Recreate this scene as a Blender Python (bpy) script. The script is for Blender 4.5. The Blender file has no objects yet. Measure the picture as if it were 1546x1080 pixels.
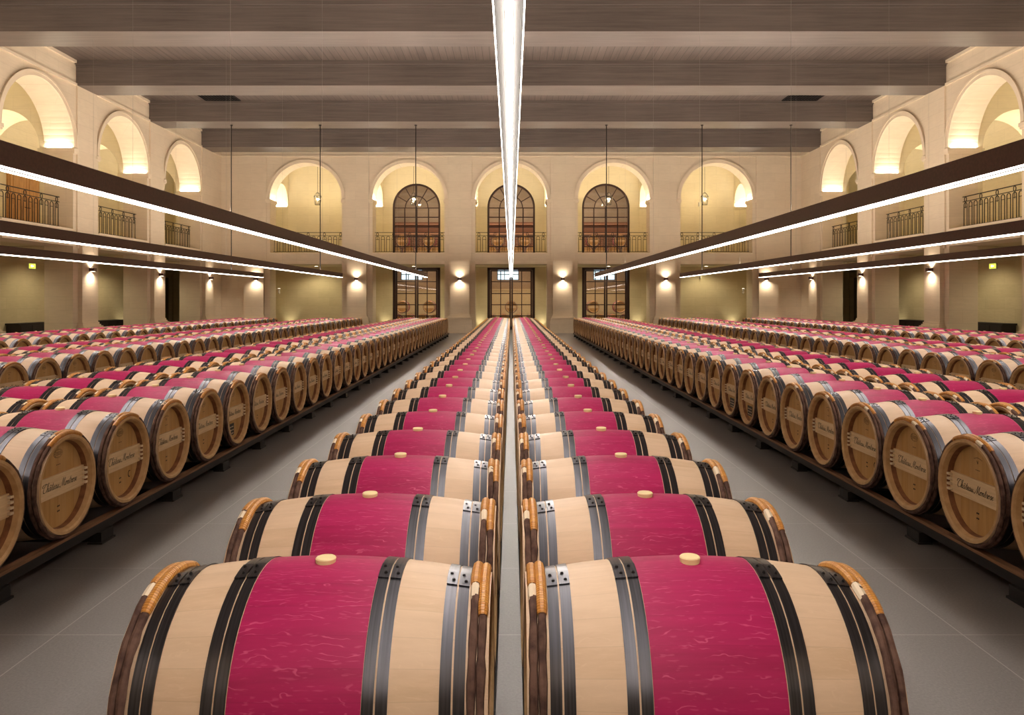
import bpy, bmesh, math, random
from math import sin, cos, pi, radians, sqrt, atan2
random.seed(7)
S = bpy.context.scene
COL = S.collection

# ------------------------------------------------------------------ materials
class N:
    def __init__(s, name):
        s.m = bpy.data.materials.new(name); s.m.use_nodes = True
        s.t = s.m.node_tree; s.t.nodes.clear()
        s.out = s.t.nodes.new('ShaderNodeOutputMaterial')
    def n(s, kind, **kw):
        nd = s.t.nodes.new('ShaderNode' + kind)
        ins = kw.pop('i', {})
        for k, v in kw.items(): setattr(nd, k, v)
        for k, v in ins.items():
            sock = nd.inputs[k]
            if isinstance(v, bpy.types.NodeSocket): s.t.links.new(v, sock)
            else: sock.default_value = v
        return nd
    def math(s, op, a, b=0.0, c=0.0):
        return s.n('Math', operation=op, i={0: a, 1: b, 2: c}).outputs[0]
    def mix(s, f, a, b, mode='MIX'):
        nd = s.n('Mix', data_type='RGBA', blend_type=mode)
        for k, v in ((0, f), (6, a), (7, b)):
            if isinstance(v, bpy.types.NodeSocket): s.t.links.new(v, nd.inputs[k])
            else: nd.inputs[k].default_value = v if k == 0 else (*v, 1)
        return nd.outputs[2]
    def ramp(s, f, stops):
        nd = s.n('ValToRGB', i={0: f}); e = nd.color_ramp.elements
        while len(e) < len(stops): e.new(0.5)
        for el, (p, c) in zip(e, stops):
            el.position = p; el.color = (c, c, c, 1) if not isinstance(c, tuple) else (*c, 1)
        return nd.outputs[0]
    def bsdf(s, col, rough=0.6, metal=0.0, spec=0.5, bump=None, bs=0.3, bd=0.01, coat=0.0):
        b = s.n('BsdfPrincipled')
        for k, v in (('Base Color', col), ('Roughness', rough), ('Metallic', metal), ('Specular IOR Level', spec), ('Coat Weight', coat)):
            if isinstance(v, bpy.types.NodeSocket): s.t.links.new(v, b.inputs[k])
            else: b.inputs[k].default_value = (*v, 1) if k == 'Base Color' else v
        if bump is not None:
            bm_ = s.n('Bump', i={'Height': bump, 'Strength': bs, 'Distance': bd})
            s.t.links.new(bm_.outputs[0], b.inputs['Normal'])
        s.t.links.new(b.outputs[0], s.out.inputs[0])
        return s.m
def flat(name, col, rough=0.6, metal=0.0, spec=0.5): return N(name).bsdf(col, rough, metal, spec)
def emit(name, col, strength, front=True):
    k = N(name); e = k.n('Emission', i={'Color': (*col, 1), 'Strength': strength})
    k.t.links.new(e.outputs[0], k.out.inputs[0])
    if front: k.m.cycles.emission_sampling = 'FRONT'
    return k.m
def objcoord(k, scale=(1, 1, 1), rnd=True):
    tc = k.n('TexCoord').outputs['Object']
    if rnd:
        oi = k.n('ObjectInfo').outputs['Random']
        off = k.n('CombineXYZ', i={0: k.math('MULTIPLY', oi, 37.0), 1: k.math('MULTIPLY', oi, 11.0), 2: 0.0}).outputs[0]
        return k.n('VectorMath', operation='MULTIPLY', i={0: k.n('VectorMath', operation='ADD', i={0: tc, 1: off}).outputs[0], 1: scale}).outputs[0], tc
    return k.n('VectorMath', operation='MULTIPLY', i={0: tc, 1: scale}).outputs[0], tc

BZ = 0.345      # barrel axis above its own base
def stave_mat(name, base, dark, light, fleck=None, fl_amt=0.5):
    k = N(name)
    v, tc = objcoord(k, (2.2, 26, 26))
    grain = k.n('TexNoise', i={'Vector': v, 'Scale': 1.0, 'Detail': 6.0, 'Roughness': 0.65}).outputs[0]
    sp = k.n('SeparateXYZ', i={0: tc})
    ang = k.math('ARCTAN2', sp.outputs[1], k.math('SUBTRACT', sp.outputs[2], BZ))
    oi = k.n('ObjectInfo').outputs['Random']
    st = k.math('ADD', k.math('MULTIPLY', ang, 27 / (2 * pi)), k.math('MULTIPLY', oi, 9.0))
    wn = k.n('TexWhiteNoise', noise_dimensions='1D', i={'W': k.math('FLOOR', st)}).outputs[0]
    fr = k.math('ABSOLUTE', k.math('SUBTRACT', k.math('FRACT', st), 0.5))
    seam = k.math('GREATER_THAN', fr, 0.488)
    c = k.mix(k.ramp(grain, [(0.32, 0.0), (0.72, 1.0)]), dark, base)
    c = k.mix(k.math('MULTIPLY', wn, 0.35), c, light)
    if fleck:
        # medullary-ray figure of the oak: short curved flecks
        vv, _ = objcoord(k, (6, 14, 14))
        w = k.n('TexWave', wave_type='RINGS', i={'Vector': vv, 'Scale': 1.6, 'Distortion': 9.0, 'Detail': 2.0, 'Detail Scale': 1.4}).outputs[1]
        line = k.ramp(w, [(0.93, 0.0), (0.99, 1.0)])
        v2, _ = objcoord(k, (16, 42, 42))
        msk = k.ramp(k.n('TexNoise', i={'Vector': v2, 'Scale': 0.9, 'Detail': 2.0}).outputs[0], [(0.50, 0.0), (0.60, 1.0)])
        v3, _ = objcoord(k, (26, 130, 130))
        fine = k.ramp(k.n('TexNoise', i={'Vector': v3, 'Scale': 1.0, 'Detail': 1.0}).outputs[0], [(0.64, 0.0), (0.72, 1.0)])
        f = k.math('MAXIMUM', k.math('MULTIPLY', line, msk), k.math('MULTIPLY', fine, 0.45))
        c = k.mix(k.math('MULTIPLY', f, fl_amt), c, fleck)
    c = k.mix(k.math('MULTIPLY', seam, 0.16), c, tuple(x * 0.35 for x in dark))
    return k.bsdf(c, 0.5, spec=0.35, bump=grain, bs=0.12, bd=0.004)
WOOD = stave_mat('pale_oak', (0.72, 0.53, 0.37), (0.61, 0.43, 0.28), (0.78, 0.60, 0.45), (0.80, 0.62, 0.45), 0.25)
MAG = stave_mat('wine_tinted_oak', (0.44, 0.009, 0.108), (0.31, 0.005, 0.070), (0.50, 0.018, 0.135), (0.80, 0.16, 0.32), 0.4)

def head_mat():
    k = N('barrel_head_oak'); v, tc = objcoord(k, (30, 30, 2.5))
    g = k.n('TexNoise', i={'Vector': v, 'Scale': 1.0, 'Detail': 5.0}).outputs[0]
    sp = k.n('SeparateXYZ', i={0: tc}); st = k.math('MULTIPLY', sp.outputs[1], 12.0)
    wn = k.n('TexWhiteNoise', noise_dimensions='1D', i={'W': k.math('FLOOR', st)}).outputs[0]
    seam = k.math('GREATER_THAN', k.math('ABSOLUTE', k.math('SUBTRACT', k.math('FRACT', st), 0.5)), 0.488)
    c = k.mix(k.ramp(g, [(0.3, 0.0), (0.7, 1.0)]), (0.44, 0.245, 0.080), (0.56, 0.33, 0.12))
    c = k.mix(k.math('MULTIPLY', wn, 0.5), c, (0.56, 0.36, 0.18))
    c = k.mix(k.math('MULTIPLY', seam, 0.4), c, (0.2, 0.1, 0.04))
    return k.bsdf(c, 0.55, spec=0.3)
HEAD = head_mat()
def simple_noise(name, a, b, scale, rough=0.6, metal=0.0, spec=0.5, sc=(1, 1, 1), bs=0.0, bd=0.005, lo=0.35, hi=0.65, detail=4.0, rnd=True):
    k = N(name); v, _ = objcoord(k, sc, rnd)
    g = k.n('TexNoise', i={'Vector': v, 'Scale': scale, 'Detail': detail}).outputs[0]
    c = k.mix(k.ramp(g, [(lo, 0.0), (hi, 1.0)]), a, b)
    return k.bsdf(c, rough, metal, spec, bump=g if bs else None, bs=bs, bd=bd)
CHIME = simple_noise('chime_oak', (0.50, 0.31, 0.14), (0.62, 0.40, 0.20), 20, 0.6)
CROZE = simple_noise('croze_oak', (0.17, 0.065, 0.028), (0.27, 0.115, 0.05), 20, 0.6)
BAR = simple_noise('bar_oak', (0.70, 0.51, 0.30), (0.80, 0.60, 0.37), 3, 0.6, sc=(10, 2, 30))
STEEL = simple_noise('hoop_steel', (0.060, 0.060, 0.070), (0.095, 0.095, 0.11), 3, 0.30, metal=0.95, sc=(60, 1, 1))
RIVET = flat('rivet_steel', (0.03, 0.03, 0.035), 0.35, 0.9)
BARK = simple_noise('chestnut_bark', (0.060, 0.030, 0.024), (0.15, 0.085, 0.065), 26, 0.75, bs=0.6, bd=0.006, spec=0.25)
INK = flat('ink', (0.03, 0.018, 0.012), 0.7)
BLACK = flat('black_paint', (0.012, 0.012, 0.013), 0.5)
PALE = flat('peeled_withy', (0.78, 0.66, 0.50), 0.6)
BUNG = flat('silicone_bung', (0.86, 0.72, 0.40), 0.4)
def rattan():
    k = N('rattan_binding')
    uv = k.n('UVMap').outputs[0]; sp = k.n('SeparateXYZ', i={0: uv})
    ph = k.math('MULTIPLY', k.math('ADD', sp.outputs[0], k.math('MULTIPLY', sp.outputs[1], 0.6)), 2 * pi)
    s = k.math('ABSOLUTE', k.math('SINE', k.math('MULTIPLY', ph, 0.5)))
    wn = k.n('TexWhiteNoise', noise_dimensions='1D', i={'W': k.math('FLOOR', k.math('DIVIDE', ph, 2 * pi))}).outputs[0]
    c = k.mix(wn, (0.50, 0.20, 0.030), (0.68, 0.33, 0.065))
    c = k.mix(k.ramp(s, [(0.0, 1.0), (0.35, 0.0)]), c, (0.22, 0.07, 0.012))
    return k.bsdf(c, 0.4, spec=0.5, bump=s, bs=0.35, bd=0.004)
RATTAN = rattan()

def stone(name, a, b, bw=1.1, bh=0.42, mortar=0.25, rough=0.75):
    k = N(name); g = k.n('NewGeometry').outputs['Position']; sp = k.n('SeparateXYZ', i={0: g})
    u = k.math('ADD', sp.outputs[0], sp.outputs[1])
    v = k.n('CombineXYZ', i={0: u, 1: sp.outputs[2], 2: 0.0}).outputs[0]
    br = k.n('TexBrick', i={'Vector': v, 'Scale': 1.0, 'Mortar Size': 0.006, 'Brick Width': bw, 'Row Height': bh, 'Bias': 0.0,
                            'Color1': (0, 0, 0, 1), 'Color2': (1, 1, 1, 1), 'Mortar': (0.5, 0.5, 0.5, 1)})
    bc = k.n('SeparateColor', i={0: br.outputs[0]}).outputs[0]
    n1 = k.n('TexNoise', i={'Vector': g, 'Scale': 0.9, 'Detail': 5.0, 'Roughness': 0.6}).outputs[0]
    n2 = k.n('TexNoise', i={'Vector': k.n('VectorMath', operation='MULTIPLY', i={0: g, 1: (3, 3, 22)}).outputs[0], 'Scale': 1.0, 'Detail': 4.0}).outputs[0]
    c = k.mix(k.math('ADD', k.math('MULTIPLY', k.ramp(n1, [(0.3, 0.0), (0.7, 1.0)]), 0.55), k.math('MULTIPLY', bc, 0.35)), a, b)
    c = k.mix(k.math('MULTIPLY', k.ramp(n2, [(0.4, 0.0), (0.7, 1.0)]), 0.18), c, tuple(x * 0.75 for x in a))
    c = k.mix(k.math('MULTIPLY', br.outputs[1], mortar), c, tuple(x * 0.6 for x in a))
    return k.bsdf(c, rough, spec=0.25)
LIME = stone('limestone', (0.67, 0.555, 0.405), (0.75, 0.635, 0.475))
LIMEG = stone('gallery_lit_limestone', (0.72, 0.63, 0.42), (0.79, 0.70, 0.49))  # same limestone, the yellowish gallery light put into its colour
LIMEL = stone('aisle_shaded_limestone', (0.58, 0.48, 0.29), (0.70, 0.59, 0.38))  # same limestone, the darker olive aisle light put into its colour
MOULD = simple_noise('carved_limestone', (0.70, 0.585, 0.43), (0.77, 0.65, 0.49), 2, 0.7, spec=0.25, rnd=False)
TERRA = stone('terracotta_wall', (0.17, 0.075, 0.048), (0.21, 0.095, 0.06), 30, 0.9, 0.4)
PLASTER = simple_noise('cream_plaster', (0.66, 0.53, 0.33), (0.72, 0.58, 0.37), 1, 0.8, rnd=False)

def ceil_wood(name, axis, a, b, pw=0.22, rough=0.55, spec=0.5):
    k = N(name); g = k.n('NewGeometry').outputs['Position']; sp = k.n('SeparateXYZ', i={0: g})
    sc = (14, 0.7, 14) if axis == 'Y' else (0.5, 16, 16)
    n1 = k.n('TexNoise', i={'Vector': k.n('VectorMath', operation='MULTIPLY', i={0: g, 1: sc}).outputs[0], 'Scale': 1.0, 'Detail': 6.0, 'Roughness': 0.7}).outputs[0]
    n2 = k.n('TexNoise', i={'Vector': g, 'Scale': 0.55, 'Detail': 3.0}).outputs[0]
    c = k.mix(k.ramp(n1, [(0.3, 0.0), (0.7, 1.0)]), a, b)
    c = k.mix(k.math('MULTIPLY', k.ramp(n2, [(0.35, 0.0), (0.7, 1.0)]), 0.3), c, tuple(x * 1.35 for x in b))
    bump = n1
    if axis == 'Y':
        f = k.math('FRACT', k.math('DIVIDE', sp.outputs[0], pw))
        line = k.math('LESS_THAN', f, 0.07)
        wn = k.n('TexWhiteNoise', noise_dimensions='1D', i={'W': k.math('FLOOR', k.math('DIVIDE', sp.outputs[0], pw))}).outputs[0]
        c = k.mix(k.math('MULTIPLY', wn, 0.3), c, tuple(x * 0.7 for x in a))
        c = k.mix(k.math('MULTIPLY', line, 0.8), c, (0.02, 0.015, 0.012))
    return k.bsdf(c, rough, spec=spec, bump=bump, bs=0.15, bd=0.01)
CEILM = ceil_wood('ceiling_boards', 'Y', (0.076, 0.057, 0.048), (0.140, 0.108, 0.090))
BEAMM = ceil_wood('beam_oak', 'X', (0.076, 0.059, 0.051), (0.150, 0.120, 0.105), rough=0.45)

def floor_mat():
    k = N('stone_floor_tiles'); g = k.n('NewGeometry').outputs['Position']; sp = k.n('SeparateXYZ', i={0: g})
    x = k.math('DIVIDE', k.math('ADD', sp.outputs[0], 100 * 1.44 + 0.72), 1.44)
    y = k.math('DIVIDE', k.math('ADD', sp.outputs[1], 90 - 0.93 + 0.9), 0.9)
    def ln(t, w, wd): return k.math('LESS_THAN', k.math('ABSOLUTE', k.math('SUBTRACT', k.math('FRACT', k.math('ADD', t, 0.5)), 0.5)), w / wd)
    j = k.math('MAXIMUM', ln(x, 0.0028, 1.44), ln(y, 0.0022, 0.9))
    tile = k.n('CombineXYZ', i={0: k.math('FLOOR', x), 1: k.math('FLOOR', y), 2: 0.0}).outputs[0]
    wn = k.n('TexWhiteNoise', noise_dimensions='2D', i={'Vector': tile}).outputs[0]
    n1 = k.n('TexNoise', i={'Vector': g, 'Scale': 90.0, 'Detail': 3.0, 'Roughness': 0.7}).outputs[0]
    n2 = k.n('TexNoise', i={'Vector': g, 'Scale': 1.3, 'Detail': 5.0}).outputs[0]
    c = k.mix(k.ramp(n1, [(0.3, 0.0), (0.7, 1.0)]), (0.080, 0.071, 0.067), (0.142, 0.128, 0.121))
    c = k.mix(k.math('MULTIPLY', k.ramp(n2, [(0.3, 0.0), (0.7, 1.0)]), 0.25), c, (0.125, 0.113, 0.106))
    c = k.mix(k.math('MULTIPLY', wn, 0.12), c, (0.12, 0.11, 0.105))
    c = k.mix(k.math('MULTIPLY', j, 0.42), c, (0.42, 0.39, 0.36))
    return k.bsdf(c, 0.36, spec=0.45, bump=n1, bs=0.12, bd=0.002)
FLOOR = floor_mat()
IRON = flat('wrought_iron', (0.010, 0.007, 0.006), 0.5, 0.3)
BRONZE = simple_noise('bronze_housing', (0.058, 0.016, 0.012), (0.085, 0.027, 0.020), 40, 0.5, 0.0)
FRAME = flat('dark_steel_frame', (0.035, 0.014, 0.010), 0.45, 0.2)
REFL = flat('satin_reflector', (0.017, 0.014, 0.012), 0.6, spec=0.1)
RACK = flat('rack_steel', (0.014, 0.011, 0.010), 0.5, 0.3)
RAILW = simple_noise('rack_oak', (0.16, 0.075, 0.035), (0.25, 0.125, 0.062), 4, 0.6, sc=(20, 1, 20), rnd=False)
DOORW = simple_noise('door_oak', (0.40, 0.20, 0.065), (0.52, 0.28, 0.10), 3, 0.5, sc=(6, 6, 1), rnd=False)
CABD = flat('dark_cabinet', (0.016, 0.010, 0.010), 0.5)
WHITE = flat('white_plastic', (0.75, 0.72, 0.66), 0.5)
def glassm():
    k = N('window_glass')
    a = k.n('BsdfTransparent', i={0: (0.93, 0.92, 0.90, 1)}); b = k.n('BsdfGlossy', i={'Roughness': 0.02})
    m = k.n('MixShader', i={0: 0.07, 1: a.outputs[0], 2: b.outputs[0]})
    k.t.links.new(m.outputs[0], k.out.inputs[0]); return k.m
GLASS = glassm()
LED = emit('led_core', (1.0, 0.90, 0.80), 124)
LIP = emit('acrylic_edge_glow', (1.0, 0.89, 0.76), 11.5, False)
UPT = emit('added_upward_led', (1.0, 0.86, 0.72), 80)  # added upward glow that brightens the ceiling and upper walls
UPL = emit('impost_led', (1.0, 0.90, 0.72), 230)
BULB = emit('lamp_bulb', (1.0, 0.80, 0.5), 800, False)
PANEL = emit('added_cellar_panel', (1.0, 0.80, 0.56), 75)  # glow of the panels added to light the lower cellar
PANELU = emit('added_upper_cellar_panel', (1.0, 0.80, 0.56), 130)  # glow of the panels added to light the upper cellar
SKYP = emit('bluish_lit_pane', (0.62, 0.85, 1.0), 2.2, False)
EXITG = emit('exit_sign_glow', (0.75, 0.80, 0.10), 1.3, False)
EXITW = emit('exit_sign_symbol', (1.0, 1.0, 0.75), 3.0, False)
DARKV = flat('painted_dark_recess', (0.22, 0.165, 0.075), 0.9)  # darkness of the passage put into the recess wall colour

# ------------------------------------------------------------------ mesh helpers
class MB:
    def __init__(s): s.v = []; s.f = []; s.mi = []; s.uv = []; s.sm = []
    def add(s, vs, fs, mi=0, smooth=False, uvs=None):
        o = len(s.v); s.v += vs
        for i, f in enumerate(fs):
            s.f.append(tuple(o + q for q in f)); s.mi.append(mi); s.sm.append(smooth)
            s.uv.append(uvs[i] if uvs else None)
    def box(s, x0, x1, y0, y1, z0, z1, mi=0, M=None):
        p = [(x, y, z) for x in (x0, x1) for y in (y0, y1) for z in (z0, z1)]
        if M: p = [M(*q) for q in p]
        s.add(p, [(0, 1, 3, 2), (4, 6, 7, 5), (0, 4, 5, 1), (2, 3, 7, 6), (0, 2, 6, 4), (1, 5, 7, 3)], mi)
    def prism(s, a, b, mi=0, M=None):
        """closed solid between two matching polygons"""
        n = len(a); p = list(a) + list(b)
        if M: p = [M(*q) for q in p]
        s.add(p, [tuple(range(n)), tuple(range(2 * n - 1, n - 1, -1))] + [(i, (i + 1) % n, n + (i + 1) % n, n + i) for i in range(n)], mi)
    def tube(s, pts, r, n=8, mi=0, closed=False, smooth=True, cap=True, up0=None):
        from mathutils import Vector
        P = [Vector(p) for p in pts]; m = len(P); ring = []
        for i, p in enumerate(P):
            if closed: t = P[(i + 1) % m] - P[i - 1]
            else: t = P[min(i + 1, m - 1)] - P[max(i - 1, 0)]
            t.normalize(); up = Vector((0, 0, 1)) if abs(t.z) < 0.9 else Vector((1, 0, 0))
            if up0: up = Vector(up0)
            a = t.cross(up).normalized(); b = t.cross(a)
            rr = r[i] if isinstance(r, (list, tuple)) else r
            ring.append([tuple(p + a * rr * cos(2 * pi * k / n) + b * rr * sin(2 * pi * k / n)) for k in range(n)])
        vs = [q for rg in ring for q in rg]; fs = []
        for i in range(m if closed else m - 1):
            j = (i + 1) % m
            for k in range(n): fs.append((i * n + k, i * n + (k + 1) % n, j * n + (k + 1) % n, j * n + k))
        if not closed and cap: fs += [tuple(range(n)), tuple(range((m - 1) * n + n - 1, (m - 1) * n - 1, -1))]
        s.add(vs, fs, mi, smooth)
    def build(s, name, mats, parent=None, recalc=True, sharp=35):
        me = bpy.data.meshes.new(name); me.from_pydata(s.v, [], s.f)
        for m in (mats if isinstance(mats, (list, tuple)) else [mats]): me.materials.append(m)
        me.polygons.foreach_set('material_index', s.mi); me.polygons.foreach_set('use_smooth', s.sm)
        if any(u is not None for u in s.uv):
            lay = me.uv_layers.new(name='UVMap'); li = 0
            for f, u in zip(s.f, s.uv):
                for q in range(len(f)):
                    lay.data[li].uv = u[q] if u else (0, 0); li += 1
        if recalc:
            bm = bmesh.new(); bm.from_mesh(me); bmesh.ops.recalc_face_normals(bm, faces=bm.faces); bm.to_mesh(me); bm.free()
        if any(s.sm): me.set_sharp_from_angle(angle=radians(sharp))
        me.update()
        o = bpy.data.objects.new(name, me); COL.objects.link(o)
        if parent: o.parent = parent
        return o
def tag(o, label=None, cat=None, group=None, kind=None):
    if label: o['label'] = label
    if cat: o['category'] = cat
    if group: o['group'] = group
    if kind: o['kind'] = kind
    return o
def empty(name, loc=(0, 0, 0), rz=0, parent=None):
    o = bpy.data.objects.new(name, None); COL.objects.link(o); o.location = loc; o.rotation_euler = (0, 0, rz)
    o.empty_display_size = 0.1
    if parent: o.parent = parent
    return o
KIDS = {}
def kids(o):
    if o.name not in KIDS: KIDS[o.name] = list(o.children)
    return KIDS[o.name]
def copy_tree(o, parent=None):
    c = o.copy(); COL.objects.link(c)
    c.parent = parent
    for ch in kids(o): copy_tree(ch, c)
    return c

# ------------------------------------------------------------------ barrel
L2 = 0.491; RB = 0.345; RH = 0.296
def prof(x): return RB - (RB - RH) * (abs(x) / L2) ** 2
def P(x, r, a): return (x, -r * sin(a), BZ + r * cos(a))
def lathe(mb, pr, n, a0=0.0, a1=2 * pi, mi=0, uvf=None):
    full = abs(a1 - a0 - 2 * pi) < 1e-6; m = n if full else n + 1; k = len(pr)
    vs = [P(x, r, a0 + (a1 - a0) * i / n) for i in range(m) for (x, r) in pr]
    fs = []
    for i in range(n):
        j = (i + 1) % m
        for q in range(k - 1): fs.append((i * k + q, i * k + q + 1, j * k + q + 1, j * k + q))
    if isinstance(mi, list):
        o = len(mb.v); mb.v += vs
        for idx, f in enumerate(fs): mb.f.append(tuple(o + t for t in f)); mb.mi.append(mi[idx % (k - 1)]); mb.sm.append(True); mb.uv.append(None)
    else: mb.add(vs, fs, mi, True)
def body(mb, n, mats=(0, 1, 2, 3), rings=3):
    MX = 0.1705
    xs = []
    for a, b, k in ((-L2, -MX, rings), (-MX, MX, rings + 1), (MX, L2, rings)):
        xs += [a + (b - a) * i / k for i in range(k)]
    xs.append(L2)
    pr = [(x, prof(x)) for x in xs]; mi = [mats[1] if abs((xs[i] + xs[i + 1]) / 2) < MX else mats[0] for i in range(len(xs) - 1)]
    # chime: end grain rim then the inner wall down to the recessed head
    pr = [(-L2 + 0.072, 0.256), (-L2 + 0.036, 0.262), (-L2 + 0.008, 0.270), (-L2, 0.280)] + pr + [(L2, 0.280), (L2 - 0.008, 0.270), (L2 - 0.036, 0.262), (L2 - 0.072, 0.256)]
    mi = [mats[3]] + [mats[2]] * 3 + mi + [mats[2]] * 3 + [mats[3]]
    lathe(mb, pr, n, mi=mi)
def hoop(mb, xc, w, n, mi=0, clasp=True, mi2=1):
    x0, x1 = xc - w / 2, xc + w / 2; t = 0.0032
    pr = [(x0, prof(x0) - 0.002), (x0, prof(x0) + t), (x1, prof(x1) + t), (x1, prof(x1) - 0.002)]
    lathe(mb, pr, n, mi=mi)
    if clasp:
        a0, a1 = radians(2), radians(15)
        pr = [(x0, prof(x0)), (x0, prof(x0) + 0.0065), (x1, prof(x1) + 0.0065), (x1, prof(x1))]
        lathe(mb, pr, 3, a0, a1, mi=mi)
        for aa in (a0, a1):
            mb.add([P(x, r, aa) for (x, r) in pr], [(0, 1, 2, 3)], mi)
        for aa, dx in ((radians(5.5), -0.004), (radians(11.5), 0.004)):
            for lv, (rr, hh) in enumerate(((0.0055, 0.0), (0.0045, 0.003), (0.002, 0.0045))):
                pass
            base = [P(xc + dx + 0.0055 * cos(q), prof(xc) + 0.006, aa + 0.0055 * sin(q) / RB) for q in [i * pi / 3 for i in range(6)]]
            top = [P(xc + dx + 0.003 * cos(q), prof(xc) + 0.0115, aa + 0.003 * sin(q) / RB) for q in [i * pi / 3 for i in range(6)]]
            mb.prism(base, top, mi2)
HOOPS = (-0.416, -0.381, -0.222, -0.187, 0.187, 0.222, 0.381, 0.416)
RODS = (-0.4725, -0.4485, 0.4485, 0.4725)
HW = 0.030
def rodpts(xc, a0, a1, n, wob=0.0, seed=0):
    rnd = random.Random(seed); ph = rnd.random() * 6
    out = []
    for i in range(n):
        a = a0 + (a1 - a0) * i / n if wob is not None else a0 + (a1 - a0) * i / (n - 1)
        out.append(P(xc + 0.0016 * sin(3 * a + ph), prof(xc) + 0.0095 + 0.001 * sin(5 * a + ph), a))
    return out
def rod(mb, xc, n, sides, seed, mi=0):
    rnd = random.Random(seed)
    rr = [0.0115 + 0.0012 * sin(i * 1.7 + seed) + (0.0025 if rnd.random() < 0.06 else 0) for i in range(n)]
    mb.tube(rodpts(xc, 0, 2 * pi, n, 0.0, seed), rr if n > 30 else 0.0115, sides, mi, closed=True, up0=(1, 0, 0))
def arc_tube(mb, xc, a0, a1, n, sides, r, mi, turns=None):
    """binding wound round the rod, carries a UV so the turns can be drawn"""
    pts = [P(xc, prof(xc) + 0.0095, a0 + (a1 - a0) * i / n) for i in range(n + 1)]
    o = len(mb.v); vs = []; fs = []; uvs = []
    for i in range(n + 1):
        a = a0 + (a1 - a0) * i / n
        rad = (0, -sin(a), cos(a))
        rr = r * (0.82 if i in (0, n) else 1)
        for k in range(sides):
            q = 2 * pi * k / sides
            c, s_ = cos(q) * rr, sin(q) * rr
            vs.append((pts[i][0] + c, pts[i][1] + rad[1] * s_, pts[i][2] + rad[2] * s_))
    T = turns or 1
    for i in range(n):
        for k in range(sides):
            fs.append((i * sides + k, i * sides + (k + 1) % sides, (i + 1) * sides + (k + 1) % sides, (i + 1) * sides + k))
            u0, u1, v0, v1 = T * i / n, T * (i + 1) / n, k / sides, (k + 1) / sides
            uvs.append([(u0, v0), (u0, v1), (u1, v1), (u1, v0)])
    mb.add(vs, fs, mi, True, uvs)
    mb.add([vs[k] for k in range(sides)], [tuple(range(sides))], mi)
    mb.add([vs[n * sides + k] for k in range(sides)], [tuple(range(sides))], mi)

# ---- script lettering on the head bar (own strokes)
GL = {
 'C': (1.55, [[(1.45, 1.6), (1.5, 2.0), (1.1, 2.25), (.5, 1.9), (.05, 1.1), (.1, .3), (.6, -.05), (1.1, .1), (1.55, .4)], [(1.1, 2.25), (.2, 2.3), (-.5, 2.0), (-.6, 1.6), (-.3, 1.5)]]),
 'h': (1.1, [[(0, .4), (.45, 1.4), (.62, 2.2), (.38, 2.3), (.25, 1.2), (.2, 0)], [(.22, .4), (.5, .95), (.72, .8), (.68, .2), (.82, 0), (1.1, .3)]]),
 'a': (1.1, [[(.72, .85), (.4, 1), (.05, .5), (.2, 0), (.55, .25), (.78, .95), (.74, .2), (.86, 0), (1.1, .3)], [(0, .3), (.1, .5)]]),
 '^': (0, [[(.2, 1.3), (.5, 1.65), (.75, 1.25)]]),
 't': (.8, [[(0, .3), (.35, 1.2), (.48, 1.9), (.34, .6), (.42, .05), (.62, .05), (.8, .3)], [(.08, 1.25), (.85, 1.35)]]),
 'e': (.78, [[(0, .3), (.48, .6), (.52, .95), (.25, .92), (.1, .4), (.35, 0), (.78, .3)]]),
 'u': (1.1, [[(0, .3), (.2, .95), (.15, .3), (.32, 0), (.6, .35), (.75, .95), (.7, .2), (.85, 0), (1.1, .3)]]),
 'M': (2.15, [[(-.5, .15), (-.2, -.1), (.15, .3), (.5, 1.3), (.78, 2.3), (.85, 1.2), (.9, .1), (1.15, 1.0), (1.6, 2.25), (1.58, 1.0), (1.64, .15), (1.85, 0), (2.15, .3)]]),
 'o': (.9, [[(0, .3), (.42, .95), (.12, .75), (.08, .15), (.38, 0), (.66, .45), (.48, .95), (.66, .85), (.9, .9)]]),
 'n': (1.0, [[(0, .7), (.16, .95), (.16, .4), (.14, 0), (.25, .5), (.5, .98), (.66, .8), (.62, .2), (.76, 0), (1.0, .3)]]),
 'r': (.8, [[(0, .3), (.2, 1.1), (.32, .85), (.58, .9), (.46, .3), (.58, 0), (.8, .3)]]),
 's': (.75, [[(0, .3), (.38, 1.05), (.45, .6), (.52, .2), (.3, -.05), (.05, .12)], [(.4, 0), (.75, .3)]]),
 ' ': (.75, []),
}
def catmull(p, n=4):
    out = []
    for i in range(len(p) - 1):
        a = p[max(i - 1, 0)]; b = p[i]; c = p[i + 1]; d = p[min(i + 2, len(p) - 1)]
        for k in range(n):
            t = k / n
            out.append(tuple(0.5 * (2 * b[j] + (c[j] - a[j]) * t + (2 * a[j] - 5 * b[j] + 4 * c[j] - d[j]) * t * t + (-a[j] + 3 * b[j] - 3 * c[j] + d[j]) * t ** 3) for j in (0, 1)))
    out.append(p[-1]); return out
def ribbon(mb, pts, w, f, mi=0):
    for i in range(len(pts) - 1):
        (x0, y0), (x1, y1) = pts[i], pts[i + 1]
        dx, dy = x1 - x0, y1 - y0; l = sqrt(dx * dx + dy * dy) or 1
        ww = w * (1.35 if dy < -0.3 * l else 0.75)
        nx, ny = -dy / l * ww, dx / l * ww; ex, ey = dx / l * w * .4, dy / l * w * .4
        mb.add([f(x0 - ex + nx, y0 - ey + ny), f(x1 + ex + nx, y1 + ey + ny), f(x1 + ex - nx, y1 + ey - ny), f(x0 - ex - nx, y0 - ey - ny)], [(0, 1, 2, 3)], mi)
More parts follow.
